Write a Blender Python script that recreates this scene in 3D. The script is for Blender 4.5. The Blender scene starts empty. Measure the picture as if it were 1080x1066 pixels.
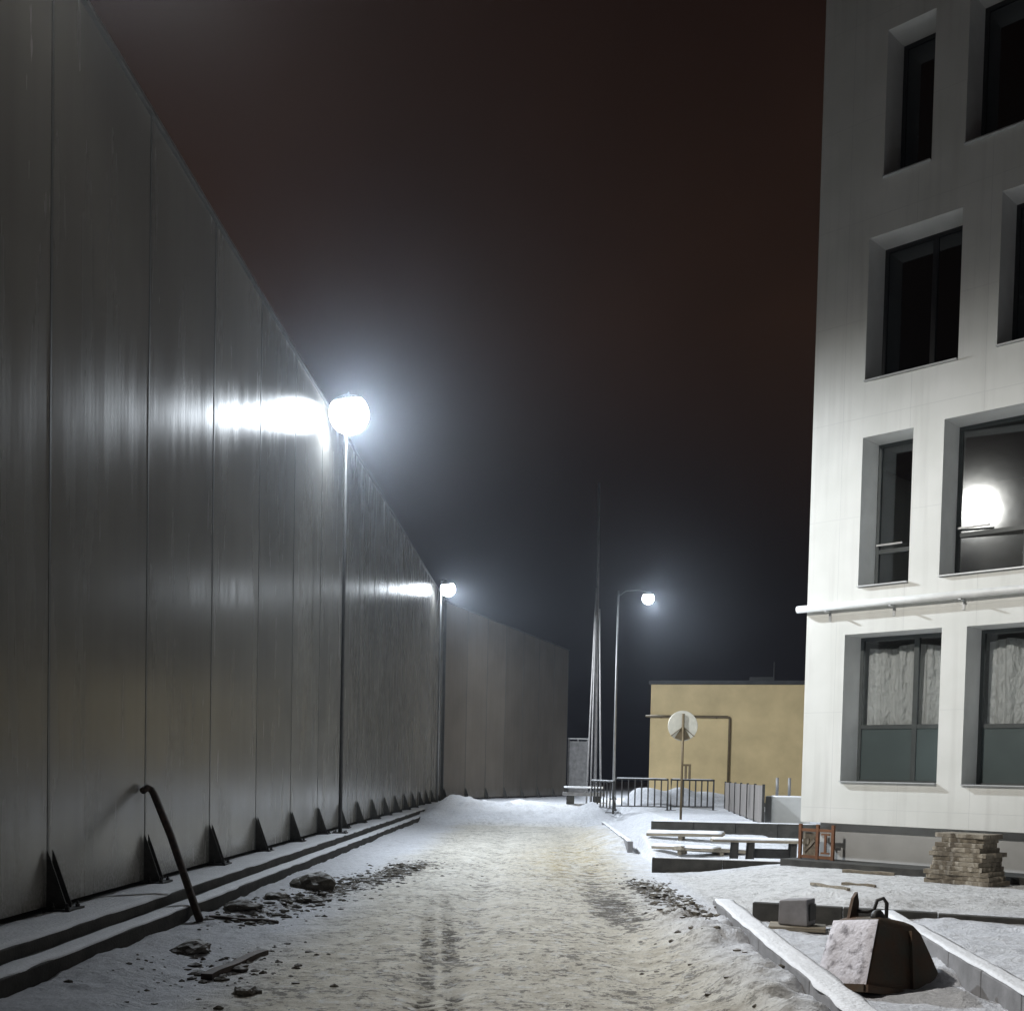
import bpy, bmesh, math, random
import numpy as np
from mathutils import Vector, Matrix
random.seed(7)
rng = np.random.RandomState(11)
sc = bpy.context.scene
COL = sc.collection
R = math.radians

# ------------------------------------------------------------------ helpers
class MB:
    """collects shapes into one mesh"""
    def __init__(s): s.v = []; s.f = []
    def add(s, vs, fs):
        o = len(s.v); s.v += [tuple(v) for v in vs]; s.f += [tuple(i + o for i in f) for f in fs]; return s
    def box(s, c, size, rz=0, M=None):
        hx, hy, hz = size[0]/2, size[1]/2, size[2]/2
        vs = [Vector((x, y, z)) for z in (-hz, hz) for x, y in ((-hx, -hy), (hx, -hy), (hx, hy), (-hx, hy))]
        m = M if M is not None else Matrix.Rotation(rz, 3, 'Z')
        vs = [m @ v + Vector(c) for v in vs]
        return s.add(vs, [(3,2,1,0),(4,5,6,7),(0,1,5,4),(1,2,6,5),(2,3,7,6),(3,0,4,7)])
    def span(s, a, b):
        return s.box([(a[i]+b[i])/2 for i in range(3)], [abs(b[i]-a[i]) for i in range(3)])
    def bar(s, p, q, w, h, up=(0,0,1)):
        p, q = Vector(p), Vector(q); d = (q-p); L = d.length; d.normalize()
        u = Vector(up); sd = d.cross(u)
        if sd.length < 1e-3: sd = d.cross(Vector((1,0,0)))
        sd.normalize(); u = sd.cross(d)
        M = Matrix((d, sd, u)).transposed()
        return s.box((p+q)/2, (L, w, h), M=M)
    def tube(s, pts, r, n=10, cap=True):
        pts = [Vector(p) for p in pts]; rs = r if isinstance(r, (list, tuple)) else [r]*len(pts)
        o = len(s.v); rings = []
        for i, p in enumerate(pts):
            a = pts[max(i-1,0)]; b = pts[min(i+1,len(pts)-1)]; d = (b-a).normalized()
            u = d.cross(Vector((0,0,1)))
            if u.length < 1e-3: u = d.cross(Vector((1,0,0)))
            u.normalize(); w = d.cross(u)
            rings.append([p + (u*math.cos(t)+w*math.sin(t))*rs[i] for t in [2*math.pi*k/n for k in range(n)]])
        vs = [v for rg in rings for v in rg]; fs = []
        for i in range(len(pts)-1):
            for k in range(n):
                a = i*n+k; b = i*n+(k+1)%n; fs.append((a, b, b+n, a+n))
        if cap: fs.append(tuple(range(n-1,-1,-1))); fs.append(tuple((len(pts)-1)*n+k for k in range(n)))
        return s.add(vs, fs)
    def lathe(s, prof, c=(0,0,0), n=24, M=None):
        M = M or Matrix.Identity(3); vs = []; fs = []
        for r, z in prof:
            for k in range(n):
                t = 2*math.pi*k/n; vs.append(M @ Vector((r*math.cos(t), r*math.sin(t), z)) + Vector(c))
        for i in range(len(prof)-1):
            for k in range(n):
                a = i*n+k; b = i*n+(k+1)%n; fs.append((a, b, b+n, a+n))
        fs.append(tuple(range(n-1,-1,-1))); fs.append(tuple((len(prof)-1)*n+k for k in range(n)))
        return s.add(vs, fs)
    def prism(s, poly, y0, y1, axis='y'):
        """polygon in a plane swept along an axis: 'y' takes (x,z), 'x' takes (y,z), 'z' takes (x,y)"""
        n = len(poly)
        put = {'y': lambda p,t: (p[0],t,p[1]), 'x': lambda p,t: (t,p[0],p[1]), 'z': lambda p,t: (p[0],p[1],t)}[axis]
        vs = [put(p,y0) for p in poly] + [put(p,y1) for p in poly]
        fs = [tuple(range(n)), tuple(range(2*n-1,n-1,-1))] + [(i,i+n,(i+1)%n+n,(i+1)%n) for i in range(n)]
        return s.add(vs, fs)
    def build(s, name, mat, parent=None, loc=(0,0,0), rz=0, smooth=False, bevel=0, jitter=0):
        me = bpy.data.meshes.new(name)
        vs = s.v
        if jitter: vs = [tuple(c+random.uniform(-jitter,jitter) for c in v) for v in vs]
        me.from_pydata(vs, [], s.f)
        bm = bmesh.new(); bm.from_mesh(me); bmesh.ops.recalc_face_normals(bm, faces=bm.faces[:]); bm.to_mesh(me); bm.free()
        me.materials.append(mat)
        if smooth: me.polygons.foreach_set('use_smooth', [True]*len(me.polygons))
        o = bpy.data.objects.new(name, me); COL.objects.link(o)
        o.location = loc; o.rotation_euler = (0,0,rz)
        if parent: o.parent = parent
        if bevel:
            b = o.modifiers.new('bevel','BEVEL'); b.width = bevel; b.segments = 2; b.limit_method = 'ANGLE'
        return o

def tag(o, label=None, cat=None, group=None, kind=None):
    if label: o['label'] = label
    if cat: o['category'] = cat
    if group: o['group'] = group
    if kind: o['kind'] = kind
    return o
def thing(name, label, cat, loc=(0,0,0), rz=0, group=None):
    o = bpy.data.objects.new(name, None); COL.objects.link(o); o.empty_display_size = .2
    o.location = loc; o.rotation_euler = (0,0,rz)
    return tag(o, label, cat, group)
def copy_tree(o, parent=None):
    c = o.copy(); COL.objects.link(c)
    if parent: c.parent = parent
    for ch in list(o.children): copy_tree(ch, c)
    return c

# ---------- numpy noise
_perm = rng.rand(512, 512)
def vnoise(x, y):
    xi = np.floor(x).astype(int); yi = np.floor(y).astype(int); xf = x-xi; yf = y-yi
    u = xf*xf*(3-2*xf); v = yf*yf*(3-2*yf)
    g = lambda a, b: _perm[a % 512, b % 512]
    return (g(xi,yi)*(1-u)+g(xi+1,yi)*u)*(1-v)+(g(xi,yi+1)*(1-u)+g(xi+1,yi+1)*u)*v
def fbm(x, y, s, o=4, off=0.):
    a = 0; amp = .5; t = 0
    for k in range(o):
        a = a + amp*vnoise(x*s*2**k+17.3*k+off, y*s*2**k+9.1*k+off*1.7); t += amp; amp *= .5
    return a/t
def sst(x, a, b):
    t = np.clip((x-a)/(b-a), 0, 1); return t*t*(3-2*t)

# ------------------------------------------------------------------ materials
def mat(name, color, rough=.6, metal=0., var=.15, scale=6., bump=.0, bscale=40., color2=None, stretch=(1,1,1), spec=.5, lo=.35, hi=.65):
    m = bpy.data.materials.new(name); m.use_nodes = True
    nt = m.node_tree; b = nt.nodes['Principled BSDF']; L = nt.links.new
    tc = nt.nodes.new('ShaderNodeTexCoord'); mp = nt.nodes.new('ShaderNodeMapping'); mp.inputs['Scale'].default_value = stretch
    L(tc.outputs['Object'], mp.inputs[0])
    n = nt.nodes.new('ShaderNodeTexNoise'); n.inputs['Scale'].default_value = scale; n.inputs['Detail'].default_value = 6; n.inputs['Roughness'].default_value = .6
    L(mp.outputs[0], n.inputs['Vector'])
    r = nt.nodes.new('ShaderNodeValToRGB'); L(n.outputs['Fac'], r.inputs[0])
    c2 = color2 or tuple(c*(1-var*2) for c in color)
    r.color_ramp.elements[0].position = lo; r.color_ramp.elements[1].position = hi
    r.color_ramp.elements[0].color = (*c2, 1); r.color_ramp.elements[1].color = (*color, 1)
    L(r.outputs[0], b.inputs['Base Color'])
    b.inputs['Roughness'].default_value = rough; b.inputs['Metallic'].default_value = metal
    b.inputs['Specular IOR Level'].default_value = spec
    if bump:
        n2 = nt.nodes.new('ShaderNodeTexNoise'); n2.inputs['Scale'].default_value = bscale; n2.inputs['Detail'].default_value = 5
        L(mp.outputs[0], n2.inputs['Vector'])
        bp = nt.nodes.new('ShaderNodeBump'); bp.inputs['Strength'].default_value = 1; bp.inputs['Distance'].default_value = bump
        L(n2.outputs['Fac'], bp.inputs['Height']); L(bp.outputs[0], b.inputs['Normal'])
    return m

M = {}
def wall_mat(name, c, rough, st=.88):
    m = bpy.data.materials.new(name); m.use_nodes = True; nt = m.node_tree; b = nt.nodes['Principled BSDF']; L = nt.links.new
    N = lambda t: nt.nodes.new(t)
    tc = N('ShaderNodeTexCoord'); oi = N('ShaderNodeObjectInfo'); geo = N('ShaderNodeNewGeometry')
    def noise(vec, s, d=5):
        n = N('ShaderNodeTexNoise'); n.inputs['Scale'].default_value = s; n.inputs['Detail'].default_value = d; L(vec, n.inputs['Vector']); return n.outputs['Fac']
    def mp(vec, sc_):
        n = N('ShaderNodeMapping'); n.inputs['Scale'].default_value = sc_; L(vec, n.inputs[0]); return n.outputs[0]
    def mrange(v, a, b_, c_, d_):
        n = N('ShaderNodeMapRange'); n.interpolation_type = 'SMOOTHSTEP'; L(v, n.inputs[0])
        for i, q_ in enumerate((a, b_, c_, d_)): n.inputs[i+1].default_value = q_
        return n.outputs[0]
    def mul(a, b_, op='MULTIPLY'):
        n = N('ShaderNodeMath'); n.operation = op
        for i, q_ in enumerate((a, b_)):
            if isinstance(q_, (int, float)): n.inputs[i].default_value = q_
            else: L(q_, n.inputs[i])
        return n.outputs[0]
    P = geo.outputs['Position']
    # sheet to sheet tone, long rain streaks, mud and frost splashed up from the ledge
    tone = mrange(oi.outputs['Random'], 0, 1, .90, 1.08)
    streak = mrange(noise(mp(P, (5, 5, .12)), 1.), .40, .70, 1.02, st)
    blot = mrange(noise(P, .6), .3, .7, .90, 1.08)
    k = mul(mul(tone, streak), blot)
    base = N('ShaderNodeMixRGB'); base.blend_type = 'MULTIPLY'; base.inputs[0].default_value = 1; base.inputs[1].default_value = (*c, 1); L(k, base.inputs[2])
    sp = N('ShaderNodeSeparateXYZ'); L(tc.outputs['Object'], sp.inputs[0])
    h = mrange(mul(sp.outputs['Z'], mul(noise(P, 2.2, 7), .9), 'SUBTRACT'), -.42, .12, 1, 0)
    fine = mrange(noise(P, 26., 4), .42, .6, .15, 1)
    spl = N('ShaderNodeMixRGB'); L(mul(mul(h, fine), .55), spl.inputs[0]); L(base.outputs[0], spl.inputs[1]); spl.inputs[2].default_value = (.40,.39,.37,1)
    L(spl.outputs[0], b.inputs['Base Color'])
    L(mrange(noise(mp(P, (3, 3, .4)), 1.), .3, .7, rough-.02, rough+.06), b.inputs['Roughness']); b.inputs['Specular IOR Level'].default_value = .36
    # shallow rolled ribs and slight buckling
    w = N('ShaderNodeTexWave'); w.wave_type = 'BANDS'; w.bands_direction = 'X'; w.inputs['Scale'].default_value = 3.1; w.inputs['Distortion'].default_value = .0; L(tc.outputs['Object'], w.inputs['Vector'])
    hh = mul(mul(w.outputs['Fac'], .00012), mul(noise(mp(P, (1, 1, .5)), .9, 3), .007), 'ADD')
    hh = mul(hh, mul(noise(mp(P, (9, 9, .6)), 1., 3), .00022), 'ADD')
    bp = N('ShaderNodeBump'); bp.inputs['Distance'].default_value = 1.; bp.inputs['Strength'].default_value = 1.; L(hh, bp.inputs['Height']); L(bp.outputs[0], b.inputs['Normal'])
    return m
M['wall'] = wall_mat('grey_sheet_metal', (.19,.182,.165), .23, .95)
M['wall_brown'] = wall_mat('brown_grey_sheet_metal', (.20,.172,.14), .42, .96)
M['post'] = mat('grey_post', (.12,.12,.115), .45, .0, .12, 5., .0008, 30.)
M['dark_steel'] = mat('dark_painted_steel', (.045,.043,.04), .6, .3, .2, 9., .001, 40.)
M['gusset'] = mat('weathered_dark_gusset', (.075,.072,.066), .65, .2, .25, 12., .001, 40.)
M['pole'] = mat('galvanised_pole', (.20,.20,.20), .55, .3, .1, 6.)
M['concrete'] = mat('grey_concrete', (.26,.25,.245), .9, 0, .2, 4., .004, 60.)
M['kerb'] = mat('kerb_concrete', (.24,.235,.24), .9, 0, .16, 5., .004, 70.)
M['dark_concrete'] = mat('shade_dark_concrete', (.06,.057,.05), .85, 0, .25, 4., .006, 40.)  # shade of the kerb faces put into the colour; apron and plinth share it
M['ledge'] = mat('ledge_concrete', (.06,.056,.05), .9, 0, .28, 3., .008, 35.)
M['snow'] = mat('snow', (.78,.79,.82), .75, 0, .05, 5., .015, 30., spec=.25)
M['dirty_snow'] = mat('dusty_snow', (.58,.57,.56), .85, 0, .25, 9., .012, 30., spec=.2)
M['clod_plain'] = mat('frozen_soil', (.10,.088,.07), .95, 0, .3, 7., .02, 25., color2=(.035,.03,.024))
M['rust'] = mat('rusty_pipe', (.085,.055,.04), .8, .2, .3, 14., .002, 60., color2=(.04,.03,.025))
M['rust_orange'] = mat('orange_rust', (.20,.085,.035), .8, .1, .25, 12., .002, 50., color2=(.14,.06,.03))
M['skip'] = mat('skip_steel', (.075,.068,.05), .75, .25, .25, 5., .004, 30., color2=(.10,.055,.03))
M['cladding'] = None
M['plinth'] = mat('plinth_panel', (.50,.50,.49), .7, 0, .07, 2.)
M['frame'] = mat('window_frame_grey', (.075,.085,.085), .45, 0, .1, 5.)
M['lower_panel'] = mat('grey_lower_panel', (.085,.11,.11), .35, 0, .06, 2.)
M['sill'] = mat('sill_metal', (.55,.56,.56), .45, .4, .08, 6.)
M['reveal'] = mat('reveal_panel', (.70,.70,.68), .6, 0, .05, 3.)
M['interior'] = mat('bare_interior', (.16,.155,.15), .9, 0, .1, 1.5)
M['ochre'] = mat('ochre_render', (.57,.44,.235), .85, 0, .11, .8, .002, 60.)
M['roof'] = mat('dark_roof', (.04,.04,.04), .8, 0, .2, 3.)
M['brown_pipe'] = mat('brown_gas_pipe', (.12,.085,.04), .6, .2, .15, 8.)
M['sheet'] = mat('weathered_sheet', (.24,.215,.20), .6, .3, .12, 2.5, .002, 8., stretch=(1,1,.3))
M['sign'] = mat('sign_back', (.46,.43,.36), .5, .3, .08, 8.)
M['wood'] = mat('old_timber', (.30,.26,.2), .85, 0, .25, 9., .003, 40., stretch=(.25,2,2))
M['slab'] = mat('dusty_tan_slab', (.31,.27,.21), .92, 0, .28, 7., .012, 30., color2=(.13,.11,.085))
M['white_pipe'] = mat('white_plastic_pipe', (.74,.74,.72), .4, 0, .07, 6.)
M['utility'] = mat('pale_concrete_pole', (.25,.24,.235), .85, 0, .15, 3., .003, 20.)
M['block'] = mat('grey_block', (.25,.24,.245), .9, 0, .12, 6., .004, 40.)

def snowy(name, c1, c2, lo, hi):
    m = mat(name, c1, .95, 0, .3, 7., .02, 25., color2=c2); nt = m.node_tree; L = nt.links.new; b = nt.nodes['Principled BSDF']
    src = b.inputs['Base Color'].links[0].from_socket
    g = nt.nodes.new('ShaderNodeNewGeometry'); sp = nt.nodes.new('ShaderNodeSeparateXYZ'); L(g.outputs['Normal'], sp.inputs[0])
    n = nt.nodes.new('ShaderNodeTexNoise'); n.inputs['Scale'].default_value = 9; n.inputs['Detail'].default_value = 5; L(g.outputs['Position'], n.inputs['Vector'])
    a = nt.nodes.new('ShaderNodeMath'); a.operation = 'ADD'; L(sp.outputs['Z'], a.inputs[0]); L(n.outputs['Fac'], a.inputs[1])
    r = nt.nodes.new('ShaderNodeMapRange'); L(a.outputs[0], r.inputs[0]); r.inputs[1].default_value = lo; r.inputs[2].default_value = hi
    x = nt.nodes.new('ShaderNodeMixRGB'); L(r.outputs[0], x.inputs[0]); L(src, x.inputs[1]); x.inputs[2].default_value = (.6,.6,.6,1); L(x.outputs[0], b.inputs['Base Color'])
    return m
M['clod'] = snowy('frozen_soil_with_snow', (.15,.132,.105), (.06,.052,.042), 1.34, 1.54)

# cladding with thin panel joints that belong to the facade itself
def cladding():
    m = bpy.data.materials.new('white_facade_panel'); m.use_nodes = True
    nt = m.node_tree; b = nt.nodes['Principled BSDF']; L = nt.links.new
    tc = nt.nodes.new('ShaderNodeTexCoord')
    sx = nt.nodes.new('ShaderNodeSeparateXYZ'); L(tc.outputs['Object'], sx.inputs[0])
    def M2(op, a, bb):
        n = nt.nodes.new('ShaderNodeMath'); n.operation = op
        for i, q in enumerate((a, bb)):
            if isinstance(q, (int, float)): n.inputs[i].default_value = q
            else: L(q, n.inputs[i])
        return n.outputs[0]
    def line(coord, period, off):
        a = M2('ADD', coord, off); f = M2('PINGPONG', a, period/2); return M2('LESS_THAN', f, .0022)
    jz = line(sx.outputs['Z'], 1.6275, -1.22); jx = line(sx.outputs['X'], 1.19, .62)
    j = M2('MAXIMUM', jz, jx)
    n = nt.nodes.new('ShaderNodeTexNoise'); n.inputs['Scale'].default_value = 1.1; n.inputs['Detail'].default_value = 7; L(tc.outputs['Object'], n.inputs['Vector'])
    r = nt.nodes.new('ShaderNodeValToRGB'); r.color_ramp.elements[0].position = .3; r.color_ramp.elements[1].position = .7
    r.color_ramp.elements[0].color = (.64,.64,.60,1); r.color_ramp.elements[1].color = (.74,.735,.70,1); L(n.outputs['Fac'], r.inputs[0])
    # rain streaks
    mp = nt.nodes.new('ShaderNodeMapping'); mp.inputs['Scale'].default_value = (7,7,.35); L(tc.outputs['Object'], mp.inputs[0])
    n3 = nt.nodes.new('ShaderNodeTexNoise'); n3.inputs['Scale'].default_value = 1.; n3.inputs['Detail'].default_value = 4; L(mp.outputs[0], n3.inputs['Vector'])
    r3 = nt.nodes.new('ShaderNodeMapRange'); r3.inputs[1].default_value = .5; r3.inputs[2].default_value = .8; r3.inputs[3].default_value = 0; r3.inputs[4].default_value = .45; L(n3.outputs['Fac'], r3.inputs[0])
    mx0 = nt.nodes.new('ShaderNodeMixRGB'); L(r3.outputs[0], mx0.inputs[0]); L(r.outputs[0], mx0.inputs[1]); mx0.inputs[2].default_value = (.50,.49,.46,1)
    mx = nt.nodes.new('ShaderNodeMixRGB'); mx.inputs[2].default_value = (.50,.50,.48,1); L(j, mx.inputs[0]); L(mx0.outputs[0], mx.inputs[1])
    L(mx.outputs[0], b.inputs['Base Color']); b.inputs['Roughness'].default_value = .62; b.inputs['Specular IOR Level'].default_value = .35
    n2 = nt.nodes.new('ShaderNodeTexNoise'); n2.inputs['Scale'].default_value = 90; L(tc.outputs['Object'], n2.inputs['Vector'])
    bp = nt.nodes.new('ShaderNodeBump'); bp.inputs['Distance'].default_value = .001; L(n2.outputs['Fac'], bp.inputs['Height']); L(bp.outputs[0], b.inputs['Normal'])
    return m
M['cladding'] = cladding()

def glass(name, tint, clear):
    m = bpy.data.materials.new(name); m.use_nodes = True; nt = m.node_tree; L = nt.links.new
    nt.nodes.remove(nt.nodes['Principled BSDF']); out = nt.nodes['Material Output']
    tr = nt.nodes.new('ShaderNodeBsdfTransparent'); tr.inputs[0].default_value = (*tint, 1)
    gl = nt.nodes.new('ShaderNodeBsdfGlossy'); gl.inputs['Roughness'].default_value = .06; gl.inputs[0].default_value = (.9,.93,.95,1)
    tc = nt.nodes.new('ShaderNodeTexCoord'); n = nt.nodes.new('ShaderNodeTexNoise'); n.inputs['Scale'].default_value = 2.2; L(tc.outputs['Object'], n.inputs['Vector'])
    bp = nt.nodes.new('ShaderNodeBump'); bp.inputs['Distance'].default_value = .0008; L(n.outputs['Fac'], bp.inputs['Height']); L(bp.outputs[0], gl.inputs['Normal'])
    fr = nt.nodes.new('ShaderNodeFresnel'); fr.inputs[0].default_value = 1.6
    ad = nt.nodes.new('ShaderNodeMath'); ad.operation = 'ADD'; ad.inputs[1].default_value = clear; L(fr.outputs[0], ad.inputs[0])
    mx = nt.nodes.new('ShaderNodeMixShader'); L(ad.outputs[0], mx.inputs[0]); L(tr.outputs[0], mx.inputs[1]); L(gl.outputs[0], mx.inputs[2])
    L(mx.outputs[0], out.inputs[0]); return m
M['glass_dark'] = glass('shaded_window_glass', (.30,.31,.33), .02)  # darkness of the upper rows is tinted into the glass
M['frame_dark'] = mat('shaded_window_frame', (.018,.018,.02), .5, 0, .1, 5.)  # same frames near black, the upper windows' shade put into the colour
M['glass'] = glass('window_glass', (.93,.94,.94), .05)

def film():
    m = bpy.data.materials.new('clear_plastic_film'); m.use_nodes = True; nt = m.node_tree; L = nt.links.new
    b = nt.nodes['Principled BSDF']; b.inputs['Base Color'].default_value = (.86,.86,.85,1); b.inputs['Roughness'].default_value = .22
    out = nt.nodes['Material Output']; tr = nt.nodes.new('ShaderNodeBsdfTransparent')
    mx = nt.nodes.new('ShaderNodeMixShader'); mx.inputs[0].default_value = .94
    L(tr.outputs[0], mx.inputs[1]); L(b.outputs[0], mx.inputs[2]); L(mx.outputs[0], out.inputs[0])
    tc = nt.nodes.new('ShaderNodeTexCoord'); mp = nt.nodes.new('ShaderNodeMapping'); mp.inputs['Scale'].default_value = (7,7,3.2); L(tc.outputs['Object'], mp.inputs[0])
    n = nt.nodes.new('ShaderNodeTexNoise'); n.inputs['Scale'].default_value = 1.6; n.inputs['Detail'].default_value = 4; L(mp.outputs[0], n.inputs['Vector'])
    bp = nt.nodes.new('ShaderNodeBump'); bp.inputs['Distance'].default_value = .11; L(n.outputs['Fac'], bp.inputs['Height']); L(bp.outputs[0], b.inputs['Normal'])
    return m
M['film'] = film()

def emit(name, col, s):
    m = bpy.data.materials.new(name); m.use_nodes = True; nt = m.node_tree
    nt.nodes.remove(nt.nodes['Principled BSDF']); e = nt.nodes.new('ShaderNodeEmission')
    e.inputs[0].default_value = (*col, 1); e.inputs[1].default_value = s
    t = nt.nodes.new('ShaderNodeBsdfTransparent'); a = nt.nodes.new('ShaderNodeAddShader')   # clear diffuser: it glows and lets the lamp inside shine through
    nt.links.new(e.outputs[0], a.inputs[0]); nt.links.new(t.outputs[0], a.inputs[1])
    nt.links.new(a.outputs[0], nt.nodes['Material Output'].inputs[0]); return m
LAMP = (.84,.92,1.)
M['lens'] = emit('lit_lamp_lens', LAMP, 7.)

M['lens_near'] = emit('flood_lamp_lens', (1.,.97,.92), 9.)

def ground_mat():
    m = bpy.data.materials.new('trodden_snow_and_soil'); m.use_nodes = True
    nt = m.node_tree; b = nt.nodes['Principled BSDF']; L = nt.links.new
    geo = nt.nodes.new('ShaderNodeNewGeometry')
    def attr(n):
        a = nt.nodes.new('ShaderNodeAttribute'); a.attribute_name = n; return a.outputs['Fac']
    def noise(s, d=7, r=.62, stretch=None):
        n = nt.nodes.new('ShaderNodeTexNoise'); n.inputs['Scale'].default_value = s; n.inputs['Detail'].default_value = d; n.inputs['Roughness'].default_value = r
        if stretch:
            mp = nt.nodes.new('ShaderNodeMapping'); mp.inputs['Scale'].default_value = stretch; L(geo.outputs['Position'], mp.inputs[0]); L(mp.outputs[0], n.inputs['Vector'])
        else: L(geo.outputs['Position'], n.inputs['Vector'])
        return n.outputs['Fac']
    def M2(op, a, bb, clamp=False):
        n = nt.nodes.new('ShaderNodeMath'); n.operation = op; n.use_clamp = clamp
        for i, q in enumerate((a, bb)):
            if isinstance(q, (int, float)): n.inputs[i].default_value = q
            else: L(q, n.inputs[i])
        return n.outputs[0]
    def mix(f, a, bb):
        n = nt.nodes.new('ShaderNodeMixRGB')
        if isinstance(f, (int, float)): n.inputs[0].default_value = f
        else: L(f, n.inputs[0])
        for i, q in ((1, a), (2, bb)):
            if isinstance(q, tuple): n.inputs[i].default_value = (*q, 1)
            else: L(q, n.inputs[i])
        return n.outputs[0]
    def rng_(v, a, bb, c=0., d=1.):
        n = nt.nodes.new('ShaderNodeMapRange'); n.interpolation_type = 'SMOOTHSTEP'; L(v, n.inputs[0])
        n.inputs[1].default_value = a; n.inputs[2].default_value = bb; n.inputs[3].default_value = c; n.inputs[4].default_value = d; return n.outputs[0]
    nA = noise(3.1); nB = noise(11., 6, .7); nC = noise(.55, 4)
    nD = noise(26., 4, .65)
    dirt = attr('dirt'); pack = attr('pack'); sand = attr('sand')
    snow = mix(rng_(nB, .35, .65), (.66,.67,.71), (.80,.81,.85))
    packed = mix(rng_(nA, .34, .66), (.52,.475,.39), (.72,.68,.59))
    packed = mix(rng_(nD, .58, .70, 0, .55), packed, (.24,.215,.185))
    base = mix(pack, snow, packed)
    sandc = mix(rng_(nB, .35, .62), (.33,.265,.155), (.56,.48,.33))
    sf = M2('MULTIPLY', sand, rng_(nA, .32, .62))
    base = mix(sf, base, sandc)
    soil = mix(rng_(nB, .38, .62), (.055,.047,.038), (.15,.13,.105))
    mixn = M2('ADD', M2('MULTIPLY', nA, .45), M2('MULTIPLY', nB, .55))
    th = M2('ADD', mixn, M2('MULTIPLY', M2('SUBTRACT', dirt, .5), .55))
    df = rng_(th, .535, .60)
    base = mix(df, base, soil)
    nE = noise(8.5, 9, .78); nF = noise(1.3, 4, .6)
    thr = M2('ADD', nE, M2('MULTIPLY', M2('SUBTRACT', nF, .5), .30))
    fl = M2('MULTIPLY', rng_(thr, .515, .575, 0, .85), M2('ADD', M2('MULTIPLY', pack, .75), .16))
    base = mix(fl, base, (.085,.073,.058))
    lt = M2('MULTIPLY', rng_(noise(5.5, 8, .72), .54, .62, 0, .75), pack)
    base = mix(lt, base, (.70,.69,.67))
    base = mix(M2('MULTIPLY', attr('track'), rng_(nA, .3, .6, .15, .75)), base, (.17,.155,.13))
    L(base, b.inputs['Base Color'])
    b.inputs['Roughness'].default_value = .8; b.inputs['Specular IOR Level'].default_value = .25
    hgt = M2('ADD', M2('MULTIPLY', nB, .7), M2('MULTIPLY', nD, .4))
    hgt = M2('ADD', hgt, M2('MULTIPLY', nE, .8))
    bp = nt.nodes.new('ShaderNodeBump'); bp.inputs['Distance'].default_value = .06; bp.inputs['Strength'].default_value = 1.
    L(hgt, bp.inputs['Height']); L(bp.outputs[0], b.inputs['Normal'])
    return m
M['ground'] = ground_mat()

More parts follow.
